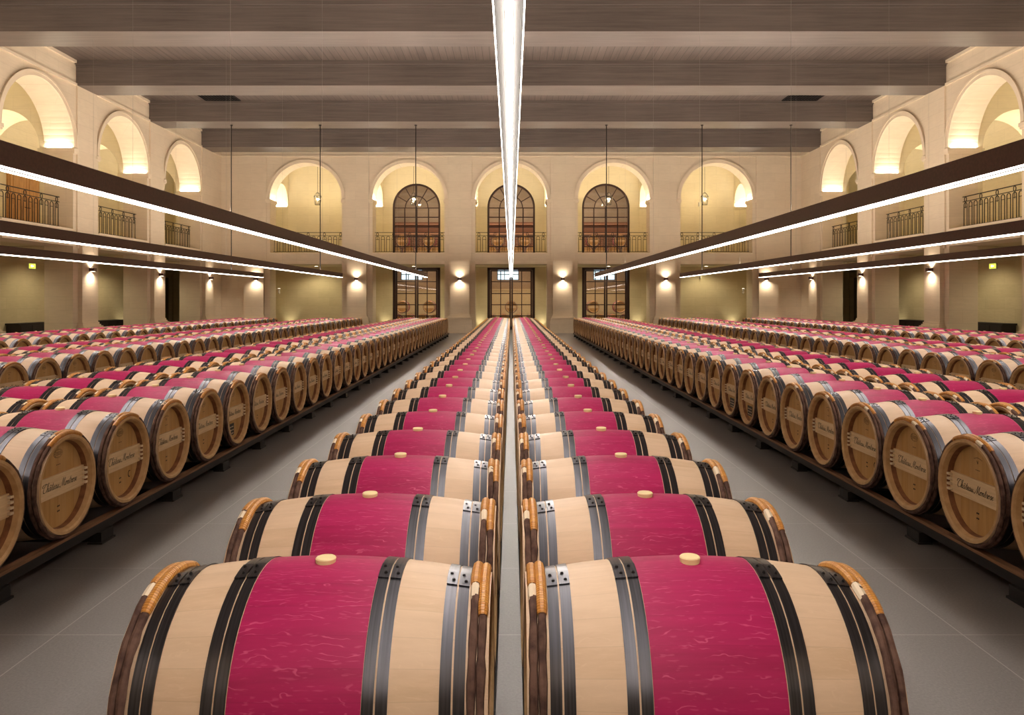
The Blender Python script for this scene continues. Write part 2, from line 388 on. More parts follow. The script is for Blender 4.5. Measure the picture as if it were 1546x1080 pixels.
def lettering(mb, side, n=4):
    """side +1: head at +x, read from +x looking to -x"""
    word = 'Ch^ateau Montrose'; sc = 0.0212; W = sum(GL[c][0] for c in word); x = -W / 2
    xf = side * (L2 - 0.0515)
    def f(u, v): return (xf, side * (u + 0.33 * v - 0.2) * sc, BZ + (v - 0.75) * sc)
    for c in word:
        for st in GL[c][1]:
            ribbon(mb, [(x + a, b) for a, b in catmull(st, n)], 0.085, f)
        x += GL[c][0]
def head(mb, side, n, mi=0):
    xh = side * (L2 - 0.068)
    vs = [P(xh, 0.262, 2 * pi * i / n) for i in range(n)]
    mb.add(vs, [tuple(range(n))], mi)
def bar(mb, side, mi=0, mi2=1, pegs=True):
    x0, x1 = side * (L2 - 0.0675), side * (L2 - 0.052); h = 0.064
    a = []; 
    for sgn in (1, -1):
        for q in range(7):
            z = -h + 2 * h * q / 6; z = z * sgn; a.append((sgn * sqrt(0.257 ** 2 - z * z), z))
    mb.prism([(x0, y, BZ + z) for y, z in a], [(x1, y, BZ + z) for y, z in a], mi)
    if pegs:
        for sgn in (1, -1):
            for q in (-0.045, -0.015, 0.015, 0.045):
                yy = sgn * 0.259
                mb.box(min(x1, x1 + side * .020), max(x1, x1 + side * .020), min(yy, yy - sgn * .028), max(yy, yy - sgn * .028), BZ + q - .007, BZ + q + .007, mi2)
def stamp(mb, side, kind=0, seed=0, part=0):
    """cooper's oval stamp, tiny dashes of burnt writing, and a swirl"""
    xf = side * (L2 - 0.0672); rnd = random.Random(seed)
    def f(u, v): return (xf, side * u, BZ + v)
    ring = lambda cx, cy, rx, ry: [(cx + rx * cos(2 * pi * i / 18), cy + ry * sin(2 * pi * i / 18)) for i in range(19)]
    cy = 0.185
    if part == 1:
        for v in (-0.135, -0.165):
            for u in (-.006, .008): ribbon(mb, [(u - .003, v), (u + .004, v + .003)], 0.006, f)
        return
    if part == 3:
        for u in range(4): ribbon(mb, [(-.018 + u * .011, .118), (-.013 + u * .011, .118)], 0.0032, f)
        return
    if part == 2:
        ribbon(mb, [(.13 + .018 * cos(a), -.13 + .022 * sin(a)) for a in [pi * .3 + i * .35 for i in range(13)]], 0.0035, f)
        return
    if kind != 1:
        ribbon(mb, ring(0, cy, 0.045, 0.026), 0.0013, f); ribbon(mb, ring(0, cy, 0.038, 0.020), 0.0008, f)
        for vv, ww in ((0.008, 0.031), (0.0, 0.039), (-0.008, 0.03)): ribbon(mb, [(-ww, cy + vv), (ww, cy + vv)], 0.0020, f)
    else:
        for u in range(-4, 5): ribbon(mb, [(u * .009, cy + .004 * cos(u * .5)), (u * .009 + .005, cy + .007 * cos(u * .5))], 0.0025, f)
        ribbon(mb, [(-.008, cy - .012), (0, cy - .03), (.008, cy - .012)], 0.002, f)

BARREL_GROUP = 'oak wine barrels with magenta bellies lying in rows'
def make_barrel(level, kind=0, black=False):
    root = empty('wine_barrel')
    n = 56 if level == 0 else 32
    m = MB(); body(m, n, rings=4 if level == 0 else 3); m.build('staves', [WOOD, MAG, CHIME, CROZE], root, recalc=False)
    for xc in HOOPS:
        m = MB(); hoop(m, xc, HW, n, clasp=level == 0); m.build('metal_hoop', [STEEL, RIVET], root)
    for i, xc in enumerate(RODS):
        m = MB(); rod(m, xc, 60 if level == 0 else 30, 8 if level == 0 else 5, i * 7 + kind); r = m.build('wooden_hoop', [BARK], root)
        m = MB(); white = i % 2 == 0
        a_end = radians(14 if white else 34)
        arc_tube(m, xc, radians(-30), a_end, 20 if level == 0 else 8, 10 if level == 0 else 6, 0.0155, 0, turns=42)
        m.build('binding', [RATTAN], r)
        if white:
            m = MB(); arc_tube(m, xc, radians(13.5), radians(25), 5, 8 if level == 0 else 6, 0.0135, 0); m.build('peeled_end', [PALE], r)
    for sd in (1, -1):
        m = MB(); head(m, sd, 40 if level == 0 else 24); h = m.build('barrel_head', [HEAD], root)
        m = MB(); bar(m, sd, pegs=level == 0); b = m.build('head_bar', [BAR, PALE], root)
        m = MB(); lettering(m, sd, 4 if level == 0 else 2); m.build('lettering', [INK], b)
        if level == 0:
            m = MB(); stamp(m, sd, kind, kind); m.build('stamp', [INK], h)
            m = MB(); stamp(m, sd, kind, kind, 1); m.build('number_mark', [INK], h)
            m = MB(); stamp(m, sd, kind, kind, 3); m.build('year_mark', [INK], h)
            if kind == 2: m = MB(); stamp(m, sd, kind, kind, 2); m.build('swirl_mark', [INK], h)
        if black:
            m = MB(); xa, xb = sd * (L2 - 0.068), sd * (L2 - 0.065)
            m.box(min(xa, xb), max(xa, xb), -.06 * sd - .085, -.06 * sd + .085, BZ - .215, BZ - .10, 0)
            for q in range(5):
                for w_ in range(3):
                    y0 = -.06 * sd - .07 + q * .03; z0 = BZ - .2 + w_ * .032
                    xx = sd * (L2 - 0.0642)
                    m.box(min(xb, xx), max(xb, xx), y0, y0 + .016 + .006 * ((q + w_) % 2), z0, z0 + .008, 1)
            m.build('slate_tag', [BLACK, PALE], h)
    m = MB(); rb = 0.028
    z0 = BZ + RB - 0.004
    a = [(rb * cos(q), rb * sin(q), z0) for q in [2 * pi * i / 20 for i in range(20)]]
    b1 = [(rb * 1.08 * cos(q), rb * 1.08 * sin(q), z0 + .017) for q in [2 * pi * i / 20 for i in range(20)]]
    b2 = [(rb * 0.98 * cos(q), rb * 0.98 * sin(q), z0 + .020) for q in [2 * pi * i / 20 for i in range(20)]]
    vs = a + b1 + b2; fs = [tuple(range(40, 60))]
    for k in (0, 20):
        for i in range(20): fs.append((k + i, k + (i + 1) % 20, k + 20 + (i + 1) % 20, k + 20 + i))
    m.add(vs, fs, 0, True); m.build('bung', [BUNG], root)
    return root
def far_barrel_mb(m, n=20, off=(0, 0, 0), M7=(0, 1, 2, 3, 4, 5, 6)):
    """barrel as one small mesh: oak, magenta, chime, steel, bark, rattan, head, bar, bung"""
    t = MB()
    body(t, n, (0, 1, 2, 9), rings=2)
    for xc in HOOPS: hoop(t, xc, HW, n, mi=3, clasp=False)
    for xc in (-0.460, 0.460):
        lathe(t, [(xc - .024, prof(xc) - .001), (xc - .018, prof(xc) + .016), (xc + .018, prof(xc) + .016), (xc + .024, prof(xc) - .001)], n, mi=4)
        lathe(t, [(xc - .025, prof(xc)), (xc - .019, prof(xc) + .020), (xc + .019, prof(xc) + .020), (xc + .025, prof(xc))], 4, radians(-28), radians(26), mi=5)
    for sd in (1, -1):
        head(t, sd, 16, 6); bar(t, sd, 7, 7, pegs=False)
    t.prism([(.024 * cos(q), .024 * sin(q), BZ + RB - .005) for q in [pi * i / 3 for i in range(6)]],
            [(.024 * cos(q), .024 * sin(q), BZ + RB + .013) for q in [pi * i / 3 for i in range(6)]], 8)
    o = len(m.v)
    m.v += [(x + off[0], y + off[1], z + off[2]) for x, y, z in t.v]
    m.f += [tuple(o + q for q in f) for f in t.f]; m.mi += t.mi; m.sm += t.sm; m.uv += t.uv
FARM = [WOOD, MAG, CHIME, STEEL, BARK, flat('far_rattan', (0.60, 0.27, 0.045), 0.45), HEAD, BAR, BUNG, CROZE]

Y0 = 2.25; BASEZ = 0.135; YEND = 32.7
BX = {-3: -10.9, -2: -7.33, -1: -3.70, 0: 0.0, 1: 3.70, 2: 7.33, 3: 10.9}
GRID = {-1: (2.45, 0.722), 0: (2.25, 0.752), 1: (2.36, 0.698)}     # first barrel and spacing, left / centre / right blocks
ROWX = []
for b in range(-3, 4):
    for s_ in (-1, 1): ROWX.append((b, s_, BX[b] + s_ * 0.540))
ORD1 = ['first', 'second', 'third', 'fourth', 'fifth', 'sixth', 'seventh', 'eighth', 'ninth', 'tenth', 'eleventh', 'twelfth', 'thirteenth',
        'fourteenth', 'fifteenth', 'sixteenth', 'seventeenth', 'eighteenth', 'nineteenth']
def ordn(i):
    if i < 19: return ORD1[i]
    t = {2: 'twent', 3: 'thirt', 4: 'fort'}[(i + 1) // 10]; u = (i + 1) % 10
    return t + 'ieth' if u == 0 else t + 'y-' + ORD1[u - 1]
def rowname(b, s_):
    if b == 0: return 'left row of the centre block' if s_ < 0 else 'right row of the centre block'
    side = 'left' if b < 0 else 'right'
    inner = (s_ > 0) == (b < 0)
    blk = {1: 'first', 2: 'second', 3: 'third'}[abs(b)]
    return ('inner' if inner else 'outer') + ' row of the ' + blk + ' block ' + side + ' of centre'
spots = []
for (b, s_, x) in ROWX:
    seen = 0
    g0, gs = GRID[(b > 0) - (b < 0)]
    for k in range(int((YEND - g0) / gs) + 1):
        y = g0 + gs * k
        e = abs(x) - 0.49
        if (e / (y + 0.3)) * 1150 > 765: continue
        # size on screen, less for rows hidden behind another row
        inner = b == 0 or ((s_ > 0) == (b < 0))
        vis = (1 / y ** 2) * (1.0 if abs(b) <= 1 and inner else 0.75 if inner else 0.6) / (1 + (abs(x) / y) ** 2 * .2)
        spots.append((vis, b, s_, x, y, seen, k)); seen += 1
spots.sort(key=lambda t: -t[0])
protos0 = [make_barrel(0, k) for k in range(3)]
proto_black = make_barrel(0, 0, True)
proto1 = make_barrel(1, 1)
m = MB(); far_barrel_mb(m, 24); proto2 = m.build('wine_barrel', FARM, None, recalc=False)
used = set()
def first_or_copy(p):
    if p.name not in used:
        kids(p)
        for c in p.children: kids(c)
        used.add(p.name); return p
    return copy_tree(p)
rest = MB()
for i, (vis, b, s_, x, y, seen, k) in enumerate(spots):
    jx = random.uniform(-.004, .004); jr = random.uniform(-.008, .008)
    if i < 300:
        if i < 84:
            black = (b == 1 and s_ == -1 and k in (9, 10)) or (b == -1 and s_ == 1 and k in (7,))
            p = proto_black if black else protos0[(k * 2 + b + (s_ > 0)) % 3]
        elif i < 180: p = proto1; black = False
        else: p = proto2; black = False
        o = first_or_copy(p)
        o.location = (x + jx, y, BASEZ); o.rotation_euler = (0, 0, jr)
        lb = ordn(seen) + ' barrel from the near end, ' + rowname(b, s_)
        tag(o, lb, 'barrel', BARREL_GROUP)
        if black: o['label'] = 'barrel with black tag on its head, ' + ordn(seen) + ' along ' + rowname(b, s_).replace('row of the first block', 'row, first block')
        if i < 180:
            for c in o.children:
                if c.name.startswith('bung'): c.location.x = random.uniform(-.006, .006); c.location.z = random.uniform(-.003, .004)
    else:
        far_barrel_mb(rest, 16, (x + jx, y, BASEZ))
o = rest.build('distant_wine_barrels', FARM, None, recalc=False)
tag(o, 'distant magenta-bellied oak barrels packed at the far ends of the rows', 'barrels', None, 'stuff')

# ------------------------------------------------------------------ racks
rb_ = YEND + 0.4
ry0 = Y0 - 0.36
def make_rack():
    root = empty('barrel_rack', (0, 0, 0))
    zt = BASEZ + BZ - 0.3125
    zs = BASEZ + BZ - sqrt(0.3125 ** 2 - 0.09 ** 2) 
    for sx in (-1, 1):
        for (xa, xb) in ((0.945, 1.005), (0.052, 0.13)):
            x0, x1 = sorted((sx * xa, sx * xb))
            m = MB(); m.box(x0, x1, ry0, rb_, 0.075, zt - 0.040, 0); r = m.build('rail', [RACK], root)
            m = MB(); m.box(x0 + .004, x1 - .004, ry0, rb_, zt - 0.040, zt - 0.022, 0); m.build('wood_strip', [RAILW], r)
    k = 0; yy = 4.0 - 1.05
    while yy < rb_ - 0.1:
        for sx in (-1, 1):
            x0, x1 = sorted((sx * 0.955, sx * 1.03))
            if k == 0: pass
            m = MB() if (k == 0) else None
            if m: m.box(x0, x1, yy - .075, yy + .075, 0.0, 0.075, 0); m.box(x0 - .01, x1 + .01, yy - .085, yy + .085, 0.0, 0.012, 0); LEGM[sx] = m.build('leg', [RACK], root)
            else:
                c = LEGM[sx].copy(); COL.objects.link(c); c.parent = root; c.location.y = yy - (4.0 - 1.05)
        k += 1; yy += 1.05
    # cross members tying the two rows together
    yy = 4.0 - 1.05; first = None
    while yy < rb_ - 0.1:
        if first is None:
            first = []
            for sx in (-1, 1):
                x0, x1 = sorted((sx * .06, sx * .955)); m = MB(); m.box(x0, x1, yy - .03, yy + .03, 0.0, 0.074, 0); first.append(m.build('cross_member', [RACK], root))
        else:
            for q in first:
                c = q.copy(); COL.objects.link(c); c.parent = root; c.location.y = yy - (4.0 - 1.05)
        yy += 1.05
    return root
LEGM = {}
rk = make_rack(); kids(rk)
for c in rk.children: kids(c)
BN = {0: 'in the middle of the hall', 1: 'first right of centre', 2: 'second right of centre', 3: 'nearest the right wall',
      -1: 'first left of centre', -2: 'second left of centre', -3: 'nearest the left wall'}
for b in range(-3, 4):
    o = rk if b == -3 else copy_tree(rk)
    o.location = (BX[b], 0, 0)
    tag(o, 'long dark low barrel rack under the block ' + BN[b], 'rack', 'low racks carrying the barrel rows')

# ------------------------------------------------------------------ shell
HX = 13.7; HY = 36.0; ZC = 9.1; T = 0.9; ZL = 3.26; ZG = 3.8; ZS = 6.35; R = 1.7; MOD = 4.85
GX = 17.3; GY = 39.0; ZGC = 8.75
def ME(u, w, z): return (u, HY + w, z)
def MR(u, w, z): return (HX + w, u, z)
def ML(u, w, z): return (-(HX + w), u, z)
def arch_fill(mb, M, uc, r, zs, zt, w0, w1, n=28, mi=0):
    pt = [(uc + r * cos(pi * i / n), zs + r * sin(pi * i / n)) for i in range(n + 1)]
    for i in range(n):
        (a, za), (b, zb) = pt[i], pt[i + 1]
        mb.prism([(a, w0, za), (b, w0, zb), (b, w0, zt), (a, w0, zt)], [(a, w1, za), (b, w1, zb), (b, w1, zt), (a, w1, zt)], mi, M)
def arch_ring(mb, M, uc, r0, r1, zs, w0, w1, n=28, mi=0):
    for i in range(n):
        a, b = pi * i / n, pi * (i + 1) / n
        q = [(uc + r0 * cos(a), zs + r0 * sin(a)), (uc + r0 * cos(b), zs + r0 * sin(b)), (uc + r1 * cos(b), zs + r1 * sin(b)), (uc + r1 * cos(a), zs + r1 * sin(a))]
        mb.prism([(u, w0, z) for u, z in q], [(u, w1, z) for u, z in q], mi, M)
def arcade(name, M, centers, u0, u1, side_label):
    mb = MB(); cur = u0
    for c in centers:
        mb.box(cur, c - R, 0, T, 0, ZC, 0, M)
        mb.box(c - R, c + R, 0.0, T, ZL, ZG, 0, M)
        arch_fill(mb, M, c, R, ZS, ZC, 0, T)
        cur = c + R
    mb.box(cur, u1, 0, T, 0, ZC, 0, M)
    w = mb.build(name, [LIME]); tag(w, kind='structure')
    # mouldings: archivolts, imposts, lintel fillets, string course
    mb = MB()
    for c in centers:
        arch_ring(mb, M, c, R, R + 0.15, ZS, -0.045, 0.0)
        arch_ring(mb, M, c, R + 0.11, R + 0.17, ZS, -0.07, -0.045)
        for s in (-1, 1):
            a, b_ = sorted((c + s * (R - 0.05), c + s * (R + 0.2)))
            mb.box(a, b_, -0.07, T + 0.03, ZS - 0.13, ZS - 0.02, 0, M)
            a, b_ = sorted((c + s * (R - 0.025), c + s * (R + 0.17)))
            mb.box(a, b_, -0.05, T + 0.01, ZS - 0.19, ZS - 0.13, 0, M)
        mb.box(c - R, c + R, -0.05, 0, ZL, ZL + 0.10, 0, M)
        mb.box(c - R, c + R, -0.03, 0, ZL + 0.10, ZL + 0.15, 0, M)
        mb.box(c - R, c + R, -0.04, 0, ZG - 0.05, ZG, 0, M)
    mb.box(u0, u1, -0.05, 0, ZC - 0.78, ZC - 0.70, 0, M)
    mb.box(u0, u1, -0.08, 0, ZC - 0.09, ZC, 0, M)
    t = mb.build('trim_' + name, [MOULD]); tag(t, kind='structure')
def pilasters(name, M, cs, zt=ZC - 0.78):
    for i, c in enumerate(cs):
        mb = MB(); w_ = 0.46
        mb.box(c - w_, c + w_, -0.14, 0, 0.86, 3.42, 0, M)
        mb.box(c - 0.56, c + 0.56, -0.05, 0, 3.2, zt, 0, M)
        for q, (z0, z1, e, p) in enumerate(((0.0, 0.60, .14, .26), (0.60, 0.66, .11, .23), (0.66, 0.74, .12, .25), (0.74, 0.79, .07, .20), (0.79, 0.86, .03, .17))):
            mb.box(c - w_ - e, c + w_ + e, -p, 0, z0, z1, 0, M)
        o = mb.build('pilaster', [LIME]); tag(o, kind='structure')
SC = [17.275, 22.125, 26.975, 31.825]
EC = [-2 * MOD, -MOD, 0, MOD, 2 * MOD]
arcade('wall_left', ML, SC, -6.0, HY + T, 'left'); arcade('wall_right', MR, SC, -6.0, HY + T, 'right')
arcade('wall_back', ME, EC, -HX, HX, 'back')
pilasters('l', ML, [19.7, 24.55, 29.4, 34.25]); pilasters('r', MR, [19.7, 24.55, 29.4, 34.25])
pilasters('e', ME, [-12.125, -7.275, -2.425, 2.425, 7.275, 12.125])

mb = MB(); mb.box(-GX - 1, GX + 1, -6.2, 44, -0.2, 0, 0); tag(mb.build('floor', [FLOOR]), kind='structure')
mb = MB(); mb.box(-HX - T, HX + T, -6.2, HY + T, ZC, ZC + 0.2, 0); tag(mb.build('ceiling', [CEILM]), kind='structure')
mb = MB(); mb.box(-HX - T, HX + T, -6.2, -6.0, 0, ZC, 0); tag(mb.build('wall_front', [LIME]), kind='structure')
# outer gallery walls
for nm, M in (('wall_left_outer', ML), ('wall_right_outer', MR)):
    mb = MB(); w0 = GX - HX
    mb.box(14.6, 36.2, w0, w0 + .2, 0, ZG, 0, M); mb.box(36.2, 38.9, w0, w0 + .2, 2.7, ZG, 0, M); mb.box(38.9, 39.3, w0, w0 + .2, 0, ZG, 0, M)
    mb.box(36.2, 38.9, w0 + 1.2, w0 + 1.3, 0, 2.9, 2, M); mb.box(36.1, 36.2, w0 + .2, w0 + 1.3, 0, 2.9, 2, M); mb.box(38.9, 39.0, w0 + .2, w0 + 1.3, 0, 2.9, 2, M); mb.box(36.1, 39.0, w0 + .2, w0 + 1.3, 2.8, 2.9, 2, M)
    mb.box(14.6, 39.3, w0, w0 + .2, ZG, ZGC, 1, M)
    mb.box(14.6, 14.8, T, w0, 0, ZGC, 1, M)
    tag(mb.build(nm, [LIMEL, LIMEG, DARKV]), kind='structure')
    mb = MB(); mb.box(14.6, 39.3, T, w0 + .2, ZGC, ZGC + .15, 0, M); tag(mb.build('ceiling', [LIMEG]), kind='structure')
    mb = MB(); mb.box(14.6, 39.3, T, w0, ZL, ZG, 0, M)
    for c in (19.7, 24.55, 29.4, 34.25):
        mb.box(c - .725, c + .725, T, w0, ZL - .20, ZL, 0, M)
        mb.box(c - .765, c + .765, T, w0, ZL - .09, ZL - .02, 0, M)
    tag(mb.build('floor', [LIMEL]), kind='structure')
    # cross walls of the gallery with round arches
    mb = MB(); RT = 1.2; wc = (T + w0) / 2
    for c in (19.7, 24.55, 29.4, 34.25):
        u0, u1 = c - .725, c + .725
        MT = (lambda M, : (lambda u, w, z: M(w, u, z)))(M)
        mb.box(T, wc - RT, u0, u1, ZG, ZGC, 0, MT); mb.box(wc + RT, w0, u0, u1, ZG, ZGC, 0, MT)
        arch_fill(mb, MT, wc, RT, ZS, ZGC, u0, u1, 20)
        for s in (-1, 1):
            a, b_ = sorted((wc + s * (RT - .05), wc + s * (RT + .02)))
            mb.box(a, b_, u0 - .03, u1 + .03, ZS - .13, ZS - .02, 0, MT)
    tag(mb.build('partition_wall', [LIMEG]), kind='structure')
# back gallery
mb = MB(); w0 = GY - HY
WC = [-MOD, 0, MOD]; WW = 1.22
cur = -GX
for c in WC:
    mb.box(cur, c - WW, w0, w0 + .25, 0, ZG, 0, ME); mb.box(cur, c - WW, w0, w0 + .25, ZG, ZGC, 1, ME)
    mb.box(c - WW, c + WW, w0, w0 + .25, 3.24, ZG, 0, ME)
    arch_fill(mb, ME, c, WW, 6.31, ZGC, w0, w0 + .25, 24, 1)
    cur = c + WW
mb.box(cur, GX, w0, w0 + .25, 0, ZG, 0, ME); mb.box(cur, GX, w0, w0 + .25, ZG, ZGC, 1, ME)
tag(mb.build('wall_back_outer', [LIMEL, LIMEG]), kind='structure')
mb = MB(); mb.box(-HX - T, HX + T, T, w0, ZL, ZG, 0, ME); tag(mb.build('floor', [LIMEL]), kind='structure')
mb = MB(); mb.box(-HX - T, HX + T, T, w0 + .25, ZGC, ZGC + .15, 0, ME); tag(mb.build('ceiling', [LIMEG]), kind='structure')
mb = MB(); RT2 = 1.0; wc = T + (w0 - T) / 2
for c in (-12.125, -7.275, -2.425, 2.425, 7.275, 12.125):
    MT = lambda w, u, z: ME(u, w, z)
    mb.box(T, wc - RT2, c - .725, c + .725, ZG, ZGC, 0, MT); mb.box(wc + RT2, w0, c - .725, c + .725, ZG, ZGC, 0, MT)
    arch_fill(mb, MT, wc, RT2, ZS, ZGC, c - .725, c + .725, 20)
    for s in (-1, 1):
        a, b_ = sorted((wc + s * (RT2 - .06), wc + s * (RT2 + .02)))
        mb.box(a, b_, c - .755, c + .755, ZS - .13, ZS - .02, 0, MT)
tag(mb.build('partition_wall', [LIMEG]), kind='structure')

# ceiling beams
for c in (0.3, 5.15, 10.0, 14.85, 19.7, 24.55, 29.4, 34.25):
    mb = MB()
    mb.box(-HX + .01, HX - .01, c - .575, c + .575, 8.33, 8.98, 0)
    mb.box(-HX + .01, HX - .01, c - .66, c + .66, 8.98, 9.1, 0)
    mb.box(-HX + .01, HX - .01, c - .60, c + .60, 8.93, 8.98, 0)
    tag(mb.build('ceiling_beam', [BEAMM]), kind='structure')

# ------------------------------------------------------------------ windows and doors in the back gallery
def polyseg(mb, a, b, w, y0, y1, mi=0):
    (x0, z0), (x1, z1) = a, b; dx, dz = x1 - x0, z1 - z0; l = sqrt(dx * dx + dz * dz); nx, nz = -dz / l * w / 2, dx / l * w / 2
    q = [(x0 + nx, z0 + nz), (x1 + nx, z1 + nz), (x1 - nx, z1 - nz), (x0 - nx, z0 - nz)]
    mb.prism([(x, y0, z) for x, z in q], [(x, y1, z) for x, z in q], mi)
for i, c in enumerate(WC):
    root = empty('window_%d' % (i + 1), (c, GY + 0.05, ZG)); tag(root, kind='structure')
    W = WW; zs = 6.31 - ZG
    mb = MB()
    mb.box(-W, -W + .10, 0, .09, 0, zs, 0); mb.box(W - .10, W, 0, .09, 0, zs, 0); mb.box(-W, W, 0, .09, 0, .10, 0)
    Mi = lambda u, w, z: (u, w, z)
    arch_ring(mb, Mi, 0, W - .10, W, zs, 0, .09, 24)
    mb.build('window_frame', [FRAME], root)
    mb = MB()
    for x in (-.61, 0, .61): mb.box(x - (.03 if x else .045), x + (.03 if x else .045), .02, .07, .1, zs, 0)
    for z in (.5, 1.0, 1.5, 2.0, zs - .03): mb.box(-W + .1, W - .1, .02, .07, z - .02, z + .03, 0)
    for a in (30, 60, 90, 120, 150):
        polyseg(mb, (.58 * cos(radians(a)), zs + .58 * sin(radians(a))), (1.13 * cos(radians(a)), zs + 1.13 * sin(radians(a))), .045, .02, .07)
    polyseg(mb, (0, zs), (.58 * cos(radians(60)), zs + .58 * sin(radians(60))), .04, .02, .07); polyseg(mb, (0, zs), (.58 * cos(radians(120)), zs + .58 * sin(radians(120))), .04, .02, .07)
    arch_ring(mb, Mi, 0, .555, .605, zs, .02, .07, 16)
    mb.build('muntins', [FRAME], root)
    mb = MB(); pts = [(-W + .1, 0.1), (W - .1, 0.1)] + [((W - .1) * cos(pi * k / 20), zs + (W - .1) * sin(pi * k / 20)) for k in range(21)]
    mb.prism([(x, .04, z) for x, z in pts], [(x, .046, z) for x, z in pts], 0); mb.build('pane', [GLASS], root)
    root = empty('door_%d' % (i + 1), (c, GY + 0.05, 0)); tag(root, kind='structure')
    H = 3.22
    mb = MB(); mb.box(-W, -W + .14, 0, .12, 0, H, 0); mb.box(W - .14, W, 0, .12, 0, H, 0); mb.box(-W, W, 0, .12, H - .12, H, 0)
    mb.build('door_frame', [FRAME], root)
    for s in (-1, 1):
        x0, x1 = sorted((s * .01, s * (W - .15)))
        mb = MB(); mb.box(x0, x0 + .08, .02, .08, .02, H - .13, 0); mb.box(x1 - .08, x1, .02, .08, .02, H - .13, 0)
        mb.box(x0, x1, .02, .08, .02, .2, 0); mb.box(x0, x1, .02, .08, H - .19, H - .13, 0)
        mb.box((x0 + x1) / 2 - .022, (x0 + x1) / 2 + .022, .03, .07, .2, H - .13, 0)
        for z in (.75, 1.32, 1.89, 2.5): mb.box(x0, x1, .03, .07, z - .022, z + .022, 0)
        lf = mb.build('door_leaf', [FRAME], root)
        mb = MB(); mb.box(x0 + .04, x1 - .04, .046, .052, .1, H - .16, 0); mb.build('pane', [GLASS], lf)
        mb = MB(); hx = s * .05; mb.tube([(hx, .02, 1.0), (hx, -.04, 1.0), (hx, -.04, 1.35), (hx, .02, 1.35)], .012, 6); mb.build('door_handle', [IRON], lf)

# the cellars seen through the glass
mb = MB()
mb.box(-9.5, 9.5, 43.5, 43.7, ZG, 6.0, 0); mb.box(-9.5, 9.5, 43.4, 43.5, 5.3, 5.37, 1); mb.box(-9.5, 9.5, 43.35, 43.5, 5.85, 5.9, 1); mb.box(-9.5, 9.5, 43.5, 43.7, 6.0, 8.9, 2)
mb.box(-9.7, -9.5, 39.25, 43.7, ZG, 8.9, 2); mb.box(9.5, 9.7, 39.25, 43.7, ZG, 8.9, 2)
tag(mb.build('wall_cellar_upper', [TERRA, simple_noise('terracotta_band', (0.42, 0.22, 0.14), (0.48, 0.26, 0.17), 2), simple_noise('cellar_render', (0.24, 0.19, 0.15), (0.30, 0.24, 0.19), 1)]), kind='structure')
mb = MB(); mb.box(-9.5, 9.5, 39.25, 43.7, 3.5, ZG, 0); tag(mb.build('floor', [PLASTER]), kind='structure')
mb = MB(); mb.box(-9.7, 9.7, 39.25, 43.7, 8.9, 9.0, 0); tag(mb.build('ceiling', [CEILM]), kind='structure')
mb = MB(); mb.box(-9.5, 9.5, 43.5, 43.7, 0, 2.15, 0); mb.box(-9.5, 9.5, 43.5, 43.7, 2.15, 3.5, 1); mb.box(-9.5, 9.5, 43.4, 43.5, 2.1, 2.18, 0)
mb.box(-9.7, -9.5, 39.25, 43.7, 0, 3.5, 0); mb.box(9.5, 9.7, 39.25, 43.7, 0, 3.5, 0)
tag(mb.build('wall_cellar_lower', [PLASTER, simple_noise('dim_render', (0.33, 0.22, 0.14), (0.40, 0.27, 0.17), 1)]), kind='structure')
DN = {-1: 'left', 0: 'middle', 1: 'right'}
for i, c in enumerate(WC):
    for lev, z in ((0, 8.2), (1, 3.42)):
        mb = MB(); mb.box(-.6, .6, -.15, .15, 0, .05, 0); o = mb.build('added_cellar_panel', [PANELU if lev == 0 else PANEL]); o.location = (c, 40.25, z)  # guessed glow panel, added to light this cellar
        tag(o, 'added glowing panel lighting the %s cellar behind the %s back window' % (('upper', 'lower')[lev], DN[i - 1]), 'lamp', 'added cellar glow panels')
    # small bluish window high on the lower cellar wall
    rt = empty('window_%d' % (i + 4), (c * 1.13 - .18, 43.39, 2.72)); tag(rt, kind='structure')
    mb = MB(); mb.box(-.58, .58, 0.02, 0.05, 0, .58, 0); mb.build('pane', [SKYP], rt)
    mb = MB()
    for x in (-.60, -.2, .2, .60): mb.box(x - .02, x + .02, 0, .06, -.02, .6, 0)
    for z in (-.02, .29, .6): mb.box(-.62, .62, 0, .06, z - .02, z + .02, 0)
    mb.build('window_frame', [FRAME], rt)
def cellar_barrel(x, y, z, lb, grp):
    o = copy_tree(proto2); o.location = (x, y, z); o.rotation_euler = (0, 0, pi / 2); tag(o, lb, 'barrel', grp)
k = 0
for i, c in enumerate(WC):
    xs = c * 41.3 / 39.0
    for q, dx in enumerate((-1.08, -.36, .36, 1.08)):
        cellar_barrel(xs + dx, 41.3, ZG, '%s barrel of the bottom tier behind the %s upper window' % (ORD1[q], DN[i - 1]), 'barrels stacked in the upper cellar')
        cellar_barrel(xs + dx, 41.3, 0.12, '%s barrel of the bottom tier behind the %s glass door' % (ORD1[q], DN[i - 1]), 'barrels stacked in the lower cellar')
    for q, dx in enumerate((-.72, .72)):
        cellar_barrel(xs + dx, 41.3, ZG + .60, '%s barrel on top of the stack behind the %s upper window' % (('left', 'right')[q], DN[i - 1]), 'barrels stacked in the upper cellar')
    for q, dx in enumerate((0,) if c == 0 else (-.72, .72)):
        cellar_barrel(xs + dx, 41.3, .12 + .72, ('single barrel on top behind the middle glass door' if c == 0 else '%s barrel on top of the stack behind the %s glass door' % (('left', 'right')[q], DN[i - 1])), 'barrels stacked in the lower cellar')
    mb = MB(); mb.box(-1.5, 1.5, -.4, .4, 0, .12, 0); o = mb.build('barrel_rack', [RACK]); o.location = (xs, 41.3, 0)
    tag(o, 'low dark plinth under the cellar barrels behind the %s glass door' % DN[i - 1], 'rack', 'cellar plinths')
    if c == 0:
        pass

